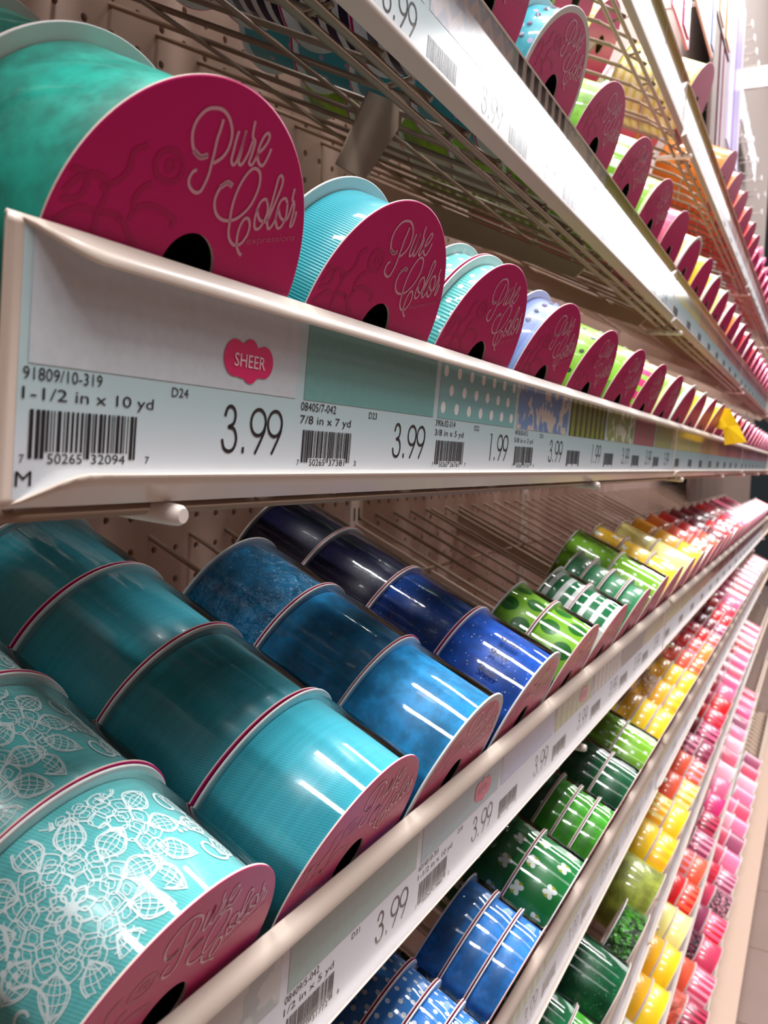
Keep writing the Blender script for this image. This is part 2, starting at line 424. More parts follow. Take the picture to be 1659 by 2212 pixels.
def shelf(s, k, x0, x1):
    z, dy = SHELF[s]
    o = empty('wire_shelf', (x0, -12 + dy, z))
    rl = rail_mesh(x0, x1, k == 0).build('price_rail', CREAM, o); rl.data.set_sharp_from_angle(angle=math.radians(24))
    sm = rl.modifiers.new('thickness', 'SOLIDIFY'); sm.thickness = 0.035 * IN; sm.offset = -1.0
    L = x1 - x0
    top = RH * RN - DECK * NV
    back = (11.75 - dy + (0 if s != 'G' else 0)) / SV.y
    mb = MB(); n = int(L / 1.9)
    s0 = 0.78
    for i in range(n + 1):
        x = 0.25 + (L - 0.5) * i / n
        p0 = Vector((x, 0, 0)) + top - NV * 0.065 + SV * s0; p1 = Vector((x, 0, 0)) + top - NV * 0.065 + SV * back
        mb.tube([p0, p1], 0.075, 6)
        mb.tube([p0, Vector((x, 0, 0)) + RN * 0.02 + RS * 0.1], 0.06, 6)
    for ss in (3.6, 8.2, back - 0.12):
        mb.tube([Vector((0.06, 0, 0)) + top - NV * 0.18 + SV * ss, Vector((L - 0.06, 0, 0)) + top - NV * 0.18 + SV * ss], 0.06, 6)
    mb.build('wire_deck', WIRE, o)
    mb = MB()
    for ss, nn, r in ((0.2, -0.08, 0.075), (0.55, -0.12, 0.075)):
        mb.tube([Vector((0.1, 0, 0)) + RS * ss + RN * nn, Vector((L - 0.1, 0, 0)) + RS * ss + RN * nn], r, 8)
    for i in range(14):
        x = 0.8 + (L - 1.6) * i / 13
        mb.tube([Vector((x, 0, 0)) + RS * 0.1 + RN * 0.05, Vector((x, 0, 0)) + RS * 0.62 - RN * 0.05], 0.05, 6)
    mb.build('front_frame_rod', WIRE, o)
    for bx in (4.3, L - 8.1):
        mb = MB()
        M = Matrix.Translation(Vector((bx, 0, 0)) + top)
        a0 = Vector((0, 0, 0))
        P = []
        for xx in (-0.07, 0.07):
            P += [Vector((xx, 0, 0)) + SV * 1.2 - NV * 0.26, Vector((xx, 0, 0)) + SV * (back - 0.2) - NV * 0.26, Vector((xx, 0, 0)) + SV * (back - 0.75) - NV * 1.55, Vector((xx, 0, 0)) + SV * 1.4 - NV * 0.75]
        P = [M @ q for q in P]
        for f in ((0, 1, 2, 3), (7, 6, 5, 4), (0, 4, 5, 1), (1, 5, 6, 2), (2, 6, 7, 3), (3, 7, 4, 0)): mb.quad([P[i] for i in f])
        mb.build('bracket', plain('bracket_paint', (176, 152, 138), 0.5), o)
    for px in ((2.15, 21.0) if s in 'BC' else (2.15,)):
        mb = MB()
        a = Vector((px, 0, 0)) + RS * 1.4 - RN * 0.12; b_ = Vector((px, 0, 0)) - RS * 0.24 - RN * 0.12
        d = (b_ - a)
        mb.tube([a, a + d * 0.3, a + d * 0.9, a + d * 0.97, b_], 0.15, 16, radii=[0.11, 0.115, 0.12, 0.11, 0.08])
        mb.build('rubber_peg', plain('white_rubber', (232, 222, 214), 0.55), o)
    pos = ('nearest section of the ', 'second section of the ', 'third section of the ', 'farthest section of the ')[k]
    tag(o, 'cream wire shelf with price rail, ' + pos + SNAME[s], 'shelf', 'slanted wire shelves')
for s in 'ZABCDEFG':
    for k, (x0, x1) in enumerate(SECX):
        shelf(s, k, x0, x1)

# ------------------------------------------------------------------ spools
PC = {}
SCRIPT = [[[-0.24, 1.114], [-0.316, 1.081], [-0.411, 1.107], [-0.48, 1.181], [-0.514, 1.272], [-0.504, 1.377], [-0.437, 1.482], [-0.34, 1.536], [-0.219, 1.554], [-0.112, 1.518], [-0.028, 1.441], [0.011, 1.355], [0.013, 1.246], [-0.032, 1.154], [-0.113, 1.081]], [[-0.177, 1.472], [-0.172, 1.391], [-0.174, 1.292], [-0.156, 1.176], [-0.144, 1.072], [-0.133, 0.966], [-0.145, 0.861], [-0.173, 0.782], [-0.243, 0.758], [-0.331, 0.791], [-0.368, 0.849], [-0.355, 0.921], [-0.317, 0.956]], [[0.08, 1.44], [0.082, 1.363], [0.095, 1.258], [0.107, 1.175], [0.142, 1.138], [0.181, 1.159], [0.192, 1.289], [0.175, 1.465]], [[0.177, 1.473], [0.183, 1.389], [0.205, 1.27], [0.217, 1.186], [0.257, 1.162], [0.287, 1.2], [0.315, 1.306], [0.319, 1.427]], [[0.26, 1.593], [0.276, 1.516], [0.303, 1.453], [0.351, 1.43], [0.364, 1.378], [0.37, 1.283], [0.37, 1.218], [0.419, 1.205], [0.441, 1.257], [0.459, 1.336]], [[0.467, 1.347], [0.524, 1.431], [0.545, 1.527], [0.498, 1.556], [0.46, 1.507], [0.443, 1.404], [0.461, 1.312], [0.512, 1.255], [0.577, 1.242], [0.606, 1.284], [0.624, 1.365], [0.628, 1.424]], [[0.23, 0.948], [0.161, 0.956], [0.092, 0.899], [0.064, 0.795], [0.086, 0.704], [0.162, 0.626], [0.269, 0.597], [0.378, 0.613], [0.491, 0.671], [0.595, 0.793], [0.639, 0.924], [0.642, 1.052], [0.596, 1.156], [0.524, 1.192], [0.452, 1.174], [0.393, 1.095], [0.354, 0.984], [0.338, 0.856], [0.35, 0.726], [0.385, 0.602], [0.423, 0.493], [0.485, 0.422], [0.58, 0.388], [0.67, 0.423], [0.721, 0.523], [0.714, 0.626], [0.66, 0.69], [0.595, 0.681], [0.564, 0.596], [0.575, 0.487], [0.623, 0.385], [0.685, 0.329], [0.733, 0.309]], [[0.851, 0.931], [0.799, 0.943], [0.749, 0.886], [0.744, 0.781], [0.769, 0.674], [0.817, 0.621], [0.878, 0.64], [0.917, 0.739], [0.911, 0.852], [0.851, 0.931]], [[0.733, 0.821], [0.804, 0.745], [0.872, 0.718], [0.961, 0.741], [0.989, 0.926], [1.001, 1.157], [0.951, 1.229], [0.906, 1.207], [0.921, 1.073], [0.945, 0.879], [0.967, 0.743], [1.024, 0.668], [1.066, 0.696], [1.09, 0.774], [1.084, 0.898]], [[1.194, 0.999], [1.133, 1.032], [1.072, 0.984], [1.073, 0.868], [1.108, 0.77], [1.182, 0.707], [1.238, 0.74], [1.255, 0.853], [1.21, 0.977]], [[1.084, 0.898], [1.162, 0.829], [1.236, 0.812], [1.293, 0.845], [1.292, 1.008]], [[1.234, 1.158], [1.26, 1.053], [1.313, 1.023], [1.353, 0.943], [1.374, 0.82], [1.393, 0.769], [1.424, 0.795], [1.419, 0.896], [1.405, 0.938]]]
def script_mesh():
    mb = MB(); fn = lambda p: (p[0], -0.006, p[1])
    for L in SCRIPT: mb.stroke(L, 0.034, fn)
    mb.stroke([SCRIPT[0][0], SCRIPT[0][1], SCRIPT[0][2]], 0.055, fn); mb.stroke(SCRIPT[6][:3], 0.055, fn)
    return mb.mesh('lettering')
def expr_mesh():
    mb = MB(); ca, sa = math.cos(0.255), math.sin(0.255)
    add_text(mb, 'expressions', 0, 0.82, -0.02, 0.075, lambda p: (0.76 + p[0] * ca - p[1] * sa, -0.006, 0.43 + p[0] * sa + p[1] * ca))
    return mb.mesh('tagline')
FLOURISH = [[[-0.49, 0.95], [-0.48, 0.86], [-0.55, 0.78], [-0.66, 0.76], [-0.77, 0.79], [-0.83, 0.88], [-0.81, 0.97], [-0.73, 1.03], [-0.62, 1.04], [-0.52, 0.99]], [[-0.6, 0.95], [-0.68, 0.95], [-0.69, 0.89], [-0.62, 0.86], [-0.58, 0.91]], [[-1.7, 0.34], [-1.55, 0.39], [-1.5, 0.52], [-1.58, 0.61], [-1.68, 0.6]], [[-1.7, 0.42], [-1.61, 0.54], [-1.43, 0.62], [-1.3, 0.58], [-1.27, 0.46], [-1.3, 0.32], [-1.29, 0.14]], [[-1.33, 0.53], [-1.18, 0.63], [-1.1, 0.76], [-1.11, 0.9], [-0.99, 0.99]], [[-0.93, 0.34], [-0.88, 0.45], [-0.72, 0.51], [-0.53, 0.49], [-0.38, 0.45], [-0.4, 0.38]], [[-1.09, 0.34], [-0.97, 0.28], [-0.84, 0.16], [-0.76, 0.14]], [[-1.28, 0.32], [-1.14, 0.34], [-1.04, 0.31]], [[-0.91, 0.42], [-0.94, 0.54], [-0.87, 0.65], [-0.81, 0.69]], [[-1.72, 0.15], [-1.65, 0.22], [-1.52, 0.31], [-1.37, 0.31]]]
def flourish_mesh():
    mb = MB(); fn = lambda p: (p[0], -0.003, p[1])
    for k, L in enumerate(FLOURISH): mb.stroke(L, 0.062 if k != 1 else 0.045, fn)
    return mb.mesh('flourish')
def get(key, fn):
    if key not in PC: PC[key] = fn()
    return PC[key]
def flange_front(rim, seg):
    mb = MB()
    if rim:
        mb.lathe([(0.39, 0.035), (0.39, 0.0), (1.70, 0.0), (1.72, -0.004), (R - 0.012, -0.004), (R, 0.006), (R, 0.03), (R - 0.01, 0.035), (0.39, 0.035)], seg, [2, 0, 1, 1, 1, 1, 1, 1], False)
    else:
        mb.lathe([(0.39, 0.035), (0.39, 0.0), (R - 0.014, 0.0), (R, 0.008), (R, 0.03), (R - 0.01, 0.035), (0.39, 0.035)], seg, [2, 0, 0, 2, 1, 1], False)
    me = mb.mesh('front_flange')
    for m in (PINK, CARD, CARDB): me.materials.append(m)
    return me
def flange_back(w_, seg):
    mb = MB(); y0 = w_ - 0.06
    mb.lathe([(0.39, y0), (R - 0.008, y0), (R, y0 + 0.006), (R, y0 + 0.03), (R - 0.008, y0 + 0.035), (0.39, y0 + 0.035), (0.39, y0)], seg, [0, 0, 0, 0, 1, 1], False)
    me = mb.mesh('back_flange'); me.materials.append(CARD); me.materials.append(CARDB); return me
def roll_mesh(w_, rad, seg):
    mb = MB(); y0, y1 = 0.037, w_ - 0.062
    mb.lathe([(0.42, y0), (rad - 0.015, y0), (rad, y0 + 0.02), (rad + 0.004, (y0 + y1) / 2), (rad, y1 - 0.02), (rad - 0.015, y1), (0.42, y1)], seg)
    me = mb.mesh('ribbon_roll'); me.materials.append(CARD); return me
def core_mesh(w_):
    mb = MB(); mb.lathe([(0.405, 0.03), (0.405, w_ - 0.06)], 32); mb.lathe([(0.405, w_ * 0.5), (0.01, w_ * 0.5)], 32)
    me = mb.mesh('core'); me.materials.append(CORE); return me
def film_mesh(w_):
    mb = MB(); mb.lathe([(1.80, 0.04), (1.815, w_ * 0.3), (1.80, w_ * 0.7), (1.79, w_ - 0.065)], 72)
    me = mb.mesh('plastic_wrap'); me.materials.append(FILM); return me
NSP = [0]
def spool(s, X, sy, w_, mat, label, near=0, group=None, rim=False, rad=1.68, rot=0.0, film=False, backcol=None, name='ribbon_spool', dn=0.0, extra=None):
    """one spool, its axis along the slope of its shelf; near: 0 far, 1 lettered, 2 close"""
    c = rail_top(s) + NV * (NCEN[s] + dn) + SV * (sy + 0.05) + Vector((X, 0, 0))
    o = empty(name, c, (TILT, 0, 0)); NSP[0] += 1
    if s == 'B': o.scale = (1.025, 1.0, 1.025)
    seg = 128 if near == 2 else (72 if near else 40)
    ff = link('front_flange', get(('ff', rim, seg), lambda: flange_front(rim, seg)), o)
    rl = link('ribbon_roll', get(('rr', w_, rad, seg), lambda: roll_mesh(w_, rad, seg)), o)
    rl.material_slots[0].link = 'OBJECT'; rl.material_slots[0].material = mat
    bf = link('back_flange', get(('bf', w_, seg), lambda: flange_back(w_, seg)), o)
    ff.rotation_euler = (0, rot, 0)
    if near:
        link('core', get(('co', w_), lambda: core_mesh(w_)), o)
    if near and sy < 0.3:
        l1 = link('lettering', get('script', script_mesh), o); l2 = link('tagline', get('expr', expr_mesh), o)
        l3 = link('flourish', get('flour', flourish_mesh), o)
        for q, mm in ((l1, LETTER), (l2, LETTER2), (l3, FLOUR)):
            if not q.data.materials: q.data.materials.append(mm)
            q.rotation_euler = (0, rot, 0)
    if film: link('plastic_wrap', get(('film', w_), lambda: film_mesh(w_)), o)
    if extra:
        for fn in extra: fn(o, w_)
    tag(o, label, 'ribbon spool', group)
    return o
ORD = ['frontmost', 'second from front', 'third from front', 'fourth from front', 'fifth from front', 'sixth from front', 'seventh from front', 'eighth from front', 'ninth from front', 'tenth from front', 'eleventh from front']
COLN = ['first', 'second', 'third', 'fourth', 'fifth', 'sixth', 'seventh', 'eighth', 'ninth', 'tenth', 'eleventh', 'twelfth', 'thirteenth', 'fourteenth', 'fifteenth', 'sixteenth', 'seventeenth', 'eighteenth', 'nineteenth', 'twentieth', 'twenty-first', 'twenty-second', 'twenty-third', 'twenty-fourth', 'twenty-fifth', 'twenty-sixth', 'twenty-seventh', 'twenty-eighth']
def XC(i): return -10.38 + 4.12 * i
def XB(i): return -10.14 + 4.2 * i
def XA(i): return -9.9 + 4.45 * i
# colours
AQUA = (66, 178, 196); TEAL = (30, 158, 142); SKY = (44, 148, 204); ROYAL = (36, 92, 190); NAVY = (22, 20, 66); LIME = (140, 196, 52); GREEN = (22, 118, 70)
DKGREEN = (16, 92, 54); KELLY = (70, 160, 38); YELLOW = (250, 200, 28); PALEY = (250, 236, 150); GOLD = (246, 178, 30); ORANGE = (250, 140, 50); CORAL = (246, 96, 66)
RED = (222, 24, 32); WINE = (120, 20, 46); PLUM = (150, 60, 96); PINKC = (228, 108, 148); HOT = (224, 52, 122); BLUSH = (240, 160, 182); ROSE = (206, 62, 96); WHITE = (245, 245, 245); BLUE2 = (58, 136, 214); PERI = (128, 146, 206); CREAMC = (250, 240, 190); OLIVE = (138, 148, 56); GRASS = (26, 124, 60); SEAGLASS = (96, 186, 188); MINT = (112, 204, 200)
CNAME = {AQUA: 'aqua', TEAL: 'teal', SKY: 'sky blue', ROYAL: 'royal blue', NAVY: 'navy', LIME: 'lime green', GREEN: 'green', DKGREEN: 'dark green', KELLY: 'bright green', YELLOW: 'yellow', PALEY: 'pale yellow', GOLD: 'golden yellow', ORANGE: 'orange', CORAL: 'coral', RED: 'red', WINE: 'wine red', PLUM: 'plum', PINKC: 'pink', HOT: 'hot pink', BLUSH: 'blush pink', ROSE: 'rose pink', WHITE: 'white', BLUE2: 'bright blue', PERI: 'periwinkle', CREAMC: 'cream', OLIVE: 'olive', GRASS: 'grass green', SEAGLASS: 'aqua lace-printed', MINT: 'mint'}
KNAME = {'satin': 'satin', 'sheer': 'sheer', 'wrinkle': 'film-wrapped', 'glitter': 'glitter', 'polka': 'polka dot', 'bigdots': 'large-dotted', 'smalldots': 'dotted', 'flowers': 'flowered', 'bands': 'striped', 'check': 'checked', 'bars': 'barred', 'floral': 'floral', 'tinsel': 'tinsel', 'chevron': 'chevron', 'plain': 'plain', 'grosgrain': 'ribbed'}
BATCH = []
def column(s, i, X, specs, near=0, film=False, rim=False, dn=0.0, extra=None, y0=0.0):
    """specs: list of (width, kind, colour, second colour) from the front to the back"""
    y = y0
    for k, sp in enumerate(specs):
        w_, kind, c1 = sp[0], sp[1], sp[2]; c2 = sp[3] if len(sp) > 3 else WHITE
        far = X > 52
        if i >= 18:
            BATCH.append((s, X, y, w_, c1)); y += w_; continue
        if far:
            lab = '%s ribbon spool far down the aisle on the %s' % (CNAME[c1], SNAME[s]); grp = 'distant %s spools on the %s' % (CNAME[c1], SNAME[s])
        else:
            lab = '%s %s ribbon spool, %s, %s column, %s' % (CNAME[c1], KNAME[kind], ORD[k], COLN[i - {'Z': 1, 'D': 2, 'E': 4, 'F': 8, 'G': 9}.get(s, 0)], SNAME[s]); grp = 'ribbon spools on the ' + SNAME[s]
        spool(s, X + random.uniform(-.05, .05), y, w_, ribbon(kind, c1, c2, 0.06 if film and kind != 'wrinkle' else 0.5), lab, near, grp, rim and k == 0, 1.68 if near else 1.74, random.uniform(-.06, .06) if near else 0, film, dn=dn, extra=extra[k] if extra and k < len(extra) else None)
        y += w_
LACE = plain('white_lace_print', (226, 238, 240), 0.5, 0.4)
def on_cyl(rad):
    return lambda p: (rad * math.sin(p[0] / 1.68), p[1], rad * math.cos(p[0] / 1.68))
def lace(o, w_):
    def make():
        mb = MB(); fn = on_cyl(1.692); lo, hi = 0.13, w_ - 0.16
        def st(pts, wd, avoid=None):
            P = catmull(pts, 3) if len(pts) > 2 else [Vector(pts[0]) + (Vector(pts[1]) - Vector(pts[0])) * k / 4 for k in range(5)]
            run = []
            for q in P + [None]:
                ok = q is not None and lo < q.y < hi and (avoid is None or (q - avoid[0]).length > avoid[1])
                if ok: run.append(q)
                else:
                    if len(run) > 1: mb.stroke(run, wd, fn, False)
                    run = []
        def petal(c, ph, r0, r1, hw, wd, av, rows=0):
            d = Vector((math.cos(ph), math.sin(ph))); n = Vector((-d.y, d.x))
            def side(sg, k=1.0): return [c + d * r0, c + d * (r0 + (r1 - r0) * .35) + n * (sg * hw * k), c + d * (r0 + (r1 - r0) * .72) + n * (sg * hw * .72 * k), c + d * r1]
            for sg in (1, -1):
                st(side(sg), wd, av)
                if rows: st(side(sg, .82)[:3] + [c + d * (r1 - .05)], wd * .7, av)
            if rows:
                for kk in (-.4, 0, .4): st([c + d * r0, c + d * (r0 + (r1 - r0) * .45) + n * (hw * kk), c + d * (r1 - .03)], wd * .6, av)
                for f in (.2, .38, .56, .74):
                    ww = hw * (.95 if f < .6 else .62); st([c + d * (r0 + (r1 - r0) * f) - n * ww, c + d * (r0 + (r1 - r0) * (f + .07)), c + d * (r0 + (r1 - r0) * f) + n * ww], wd * .6, av)
        def flower(c, av, turn):
            for k in range(8):
                petal(c, turn + 2 * math.pi * k / 8, .05, .24, .07, .024, av)
            for t in range(10):
                e = c + Vector((.05 * math.cos(t * .6283), .05 * math.sin(t * .6283)))
                if av is None or (c - av[0]).length > av[1]: mb.poly([(c.x, c.y), (e.x, e.y), (c.x + .05 * math.cos((t + 1) * .6283), c.y + .05 * math.sin((t + 1) * .6283))], fn)
            for n_, r0, r1, hw, of in ((9, .17, .40, .115, .2), (12, .30, .54, .12, 0), (14, .43, .66, .125, .1)):
                for k in range(n_):
                    ph = turn + of + 2 * math.pi * k / n_
                    petal(c, ph, r0, r1, hw, .015, av)
                    if n_ > 9: petal(c, ph, r0 + .06, r1 - .08, hw * .5, .011, av)
            for k in range(11): petal(c, turn + .05 + 2 * math.pi * k / 11, .54, 1.0, .155, .02, av, 1)
        per = 1.68 * 2 * math.pi / 4
        for k in range(4):
            c1 = Vector((per * k - 1.1, 0.9)); c2 = Vector((per * k - .42, 1.22))
            flower(c1, None, .3 + k); flower(c2, (c1, .88), .9 + k)
            for sg, cc in ((1, Vector((per * k + .62, .55))), (-1, Vector((per * k + .75, 1.35)))):
                st([(cc + Vector((math.cos(t * sg), math.sin(t * sg))) * (.04 + .035 * t)) for t in [j * .5 for j in range(16)]], .035)
                for j in range(5): 
                    e = cc + Vector((-.2 + .1 * j, .34 * sg)); mb.poly([(e.x + .035 * math.cos(t), e.y + .035 * math.sin(t)) for t in [q * .785 for q in range(8)]], fn) if lo < e.y < hi else None
        me = mb.mesh('lace_print'); me.materials.append(LACE); return me
    link('lace_print', get(('lace', w_), make), o)
def gems(o, w_):
    mb = MB()
    for k in range(30):
        a = k * 2 * math.pi / 30; r = 0.07; n = Vector((math.sin(a), 0, math.cos(a))); e = Vector((math.cos(a), 0, -math.sin(a))); f = Vector((0, 1, 0))
        c = n * 1.69 + Vector((0, w_ * .5, 0)); b0 = [c + (e * math.cos(t) + f * math.sin(t)) * r for t in [q * math.pi / 4 for q in range(8)]]; b1 = [c + n * .035 + (e * math.cos(t) + f * math.sin(t)) * r * .55 for t in [q * math.pi / 4 for q in range(8)]]
        for q in range(8): mb.quad([b0[q], b0[(q + 1) % 8], b1[(q + 1) % 8], b1[q]])
        mb.quad(b1)
    mb.build('gem_row', plain('clear_gems', (206, 206, 236), 0.06, 0.9, 1.0, 0.02, 0.35), o)
def sheer_words(o, w_):
    mb = MB(); 
    for k in range(6):
        a0 = -1.75 + k * .27
        # the words run along the axis towards the front, letters upright over the top of the roll
        add_text(mb, 'Sheer', 0, 0.5, 0, 0.16, lambda p: (1.822 * math.sin(a0 + p[1] / 1.822), 1.15 - p[0], 1.822 * math.cos(a0 + p[1] / 1.822)), 0, 0.015)
    mb.build('wrap_lettering', plain('dark_blue_lettering', (24, 30, 70), 0.5), o)
# eye-level shelf B
column('B', 0, XB(0), [(1.96, 'sheer', TEAL), (2.0, 'sheer', TEAL)], 2)
column('B', 1, XB(1), [(1.05, 'grosgrain', AQUA)], 2)
column('B', 2, XB(2), [(0.5, 'polka', MINT), (0.6, 'polka', MINT)], 2)
column('B', 3, XB(3), [(0.85, 'bands', PERI, (150, 166, 220))], 2, extra=[[gems]])
column('B', 4, XB(4), [(1.3, 'smalldots', LIME, (40, 70, 24))], 1)
column('B', 5, XB(5), [(1.5, 'floral', LIME, (214, 232, 170))], 1)
column('B', 6, XB(6), [(1.6, 'bars', HOT, LIME)], 1)
column('B', 7, XB(7), [(1.6, 'bands', LIME, (226, 240, 170))], 1)
for i in range(8, 27):
    c = [LIME, YELLOW, PALEY, YELLOW, YELLOW, ROSE, PINKC, RED, ROSE, PINKC, PINKC, ROSE, RED, PINKC, BLUSH, PINKC, ROSE, PINKC, PINKC][i - 8]
    column('B', i, XB(i), [(1.7, 'plain' if i % 2 else 'bands', c)], 0, rim=i in (8, 9))
# shelf A, above eye level
D5 = lambda sp: [sp] * 5
column('A', 0, XA(0), D5((1.9, 'chevron', WHITE, (50, 56, 104))), 1)
column('A', 1, XA(1), D5((1.9, 'chevron', WHITE, (70, 76, 124))), 1)
column('A', 2, XA(2), D5((1.9, 'bands', NAVY, WHITE)), 1)
column('A', 3, XA(3) , [(0.95, 'smalldots', AQUA, (190, 180, 220))] + [(1.9, 'smalldots', AQUA, (190, 180, 220))] * 4, 1, rim=True, extra=[[gems]])
column('A', 4, XA(4), D5((1.9, 'sheer', LIME)), 1)
column('A', 5, XA(5), [(1.9, 'bars', WHITE, LIME)] * 5, 1)
column('A', 6, XA(6), [(1.9, 'bands', LIME, (222, 240, 190))] * 5, 1)
for i in range(7, 27):
    c = [PINKC, PALEY, YELLOW, YELLOW, PALEY, CORAL, ORANGE, ROSE, RED, ROSE, RED, ROSE, PINKC, ROSE, PINKC, PINKC, ROSE, PINKC, BLUSH, PINKC][i - 7]
    column('A', i, XA(i), [(1.8, 'plain' if i % 2 else 'bands', c)] * (5 if i < 9 else 2), 0, rim=i in (8, 10, 11))
# topmost shelf Z
ZS = {4: ('floral', WHITE, RED), 5: ('floral', WHITE, (210, 40, 110)), 6: ('floral', LIME, WHITE), 7: ('floral', WHITE, LIME), 8: ('smalldots', PALEY, (230, 160, 60)), 9: ('bands', CREAMC, (232, 216, 120)), 10: ('floral', WHITE, PINKC), 11: ('plain', GOLD, WHITE), 12: ('plain', ORANGE, WHITE), 13: ('bands', CORAL, ORANGE), 14: ('plain', CORAL, WHITE), 15: ('bands', RED, CORAL), 16: ('plain', RED, WHITE)}
for i in range(1, 26):
    kd, c1, c2 = ZS.get(i, ('plain', (ROSE, PINKC, RED)[i % 3], WHITE))
    if i < 4: kd, c1, c2 = 'floral', LIME, (220, 60, 120)
    column('Z', i, XC(i), [(1.9, kd, c1, c2)] * (3 if i < 8 else 2 if i < 17 else 1), 0, y0=4.0 if i < 9 or i in (10, 11) else 0.0)
# shelf C
column('C', 0, XC(0) + .03, [(1.95, 'satin', SEAGLASS), (1.97, 'satin', SEAGLASS), (1.95, 'satin', SEAGLASS)], 2, True, extra=[[lace], [lace], [lace]])
column('C', 1, XC(1), [(1.87, 'satin', AQUA), (1.98, 'satin', AQUA), (2.02, 'satin', AQUA), (1.9, 'satin', AQUA)], 2, True)
column('C', 2, XC(2), [(2.1, 'sheer', SKY), (2.07, 'sheer', SKY), (2.0, 'wrinkle', SKY)], 2, True, rim=True)
column('C', 3, XC(3) + .05, [(2.1, 'glitter', ROYAL), (1.97, 'glitter', ROYAL), (2.02, 'plain', NAVY), (1.9, 'plain', NAVY)], 2, True, rim=True, extra=[[sheer_words]])  # back two rolls are navy: shade under the shelf above put into colour
column('C', 4, XC(4), [(1.28, 'bigdots', LIME, (34, 112, 36)), (1.14, 'bigdots', LIME, (34, 112, 36))], 1, True)
column('C', 5, XC(5), [(1.3, 'bands', GREEN), (1.14, 'bands', GREEN)], 1, True)
column('C', 6, XC(6), [(0.72, 'sheer', GREEN), (0.7, 'sheer', GREEN), (0.71, 'sheer', GREEN), (0.7, 'sheer', GREEN)], 1)
column('C', 7, XC(7), [(2.0, 'smalldots', LIME), (2.0, 'smalldots', LIME)], 1, True)
column('C', 8, XC(8), [(1.35, 'flowers', YELLOW), (1.35, 'flowers', YELLOW), (1.35, 'flowers', YELLOW)], 1)
FAR = {'C': {9: [('plain', PALEY), ('plain', PALEY)], 10: [('plain', YELLOW), ('plain', GOLD), ('plain', GOLD)], 11: [('bands', CORAL), ('plain', CORAL), ('plain', ORANGE)], 12: [('plain', CORAL), ('plain', RED), ('plain', RED)], 13: [('plain', WINE), ('plain', WINE), ('plain', WINE)], 14: [('plain', RED), ('plain', WINE)], 15: [('bands', ROSE), ('plain', WINE)], 16: [('plain', RED), ('plain', RED)], 17: [('plain', PINKC), ('plain', ROSE)], 18: [('plain', ROSE), ('plain', WINE)]},
       'D': {8: [('plain', YELLOW), ('plain', YELLOW), ('plain', GOLD)], 9: [('bars', YELLOW, GOLD), ('plain', GOLD), ('wrinkle', GOLD)], 10: [('plain', YELLOW), ('plain', YELLOW), ('bars', GOLD, YELLOW)], 11: [('bars', CORAL, ORANGE), ('plain', CORAL), ('plain', CORAL)], 12: [('plain', ORANGE), ('bars', CORAL, BLUSH), ('plain', RED)], 13: [('bars', CORAL, BLUSH), ('plain', RED), ('bars', RED, BLUSH)], 14: [('bars', PLUM, BLUSH), ('plain', WINE), ('plain', WINE)], 15: [('plain', RED), ('plain', RED), ('plain', WINE)], 16: [('bars', ROSE, RED), ('plain', RED)], 17: [('plain', PINKC), ('plain', HOT)], 18: [('plain', PINKC), ('plain', PINKC)]},
       'E': {8: [('sheer', OLIVE)], 9: [('bars', GOLD, YELLOW), ('plain', YELLOW)], 10: [('plain', YELLOW), ('bars', GOLD, PALEY)], 11: [('bars', PALEY, GOLD), ('plain', CORAL)], 12: [('bars', CORAL, BLUSH), ('plain', CORAL)], 13: [('bars', PLUM, WINE), ('bars', PLUM, BLUSH)], 14: [('bars', PINKC, WINE), ('plain', WINE)], 15: [('bars', ROSE, RED), ('plain', RED)], 16: [('plain', RED), ('plain', ROSE)], 17: [('plain', PINKC), ('plain', ROSE)], 18: [('plain', HOT), ('plain', PINKC)]},
       'F': {8: [('check', OLIVE, (206, 206, 196))], 9: [('plain', YELLOW), ('plain', GOLD)], 10: [('plain', YELLOW), ('plain', GOLD)], 11: [('plain', PALEY), ('plain', PALEY)], 12: [('bars', CORAL, RED), ('plain', RED)], 13: [('plain', CORAL), ('bars', CORAL, BLUSH)], 14: [('bars', PLUM, BLUSH), ('plain', WINE)], 15: [('bars', ROSE, WINE), ('plain', WINE)], 16: [('plain', HOT), ('plain', ROSE)], 17: [('plain', PINKC), ('plain', PINKC)], 18: [('plain', BLUSH), ('plain', HOT)]},
       'G': {9: [('tinsel', PLUM), ('plain', ORANGE)], 10: [('tinsel', PLUM), ('plain', ORANGE)], 11: [('tinsel', PLUM), ('plain', CORAL)], 12: [('bars', WINE, ROSE), ('wrinkle', CORAL)], 13: [('bars', ROSE, BLUSH), ('plain', CORAL)], 14: [('plain', ROSE), ('tinsel', PLUM)], 15: [('bars', PINKC, RED), ('plain', PLUM)], 16: [('tinsel', BLUSH), ('plain', ROSE)], 17: [('bars', PLUM, BLUSH), ('bars', ROSE, RED)], 18: [('plain', PINKC), ('bars', ROSE, RED)]}}
FARC = {'C': (PINKC, ROSE, RED, HOT, PINKC, WINE), 'D': (PINKC, RED, ROSE, PINKC, BLUSH, ROSE), 'E': (PINKC, ROSE, HOT, PINKC, RED, BLUSH), 'F': (PINKC, ROSE, BLUSH, PINKC, PLUM, HOT), 'G': (ROSE, PLUM, PINKC, ROSE, PINKC, BLUSH)}
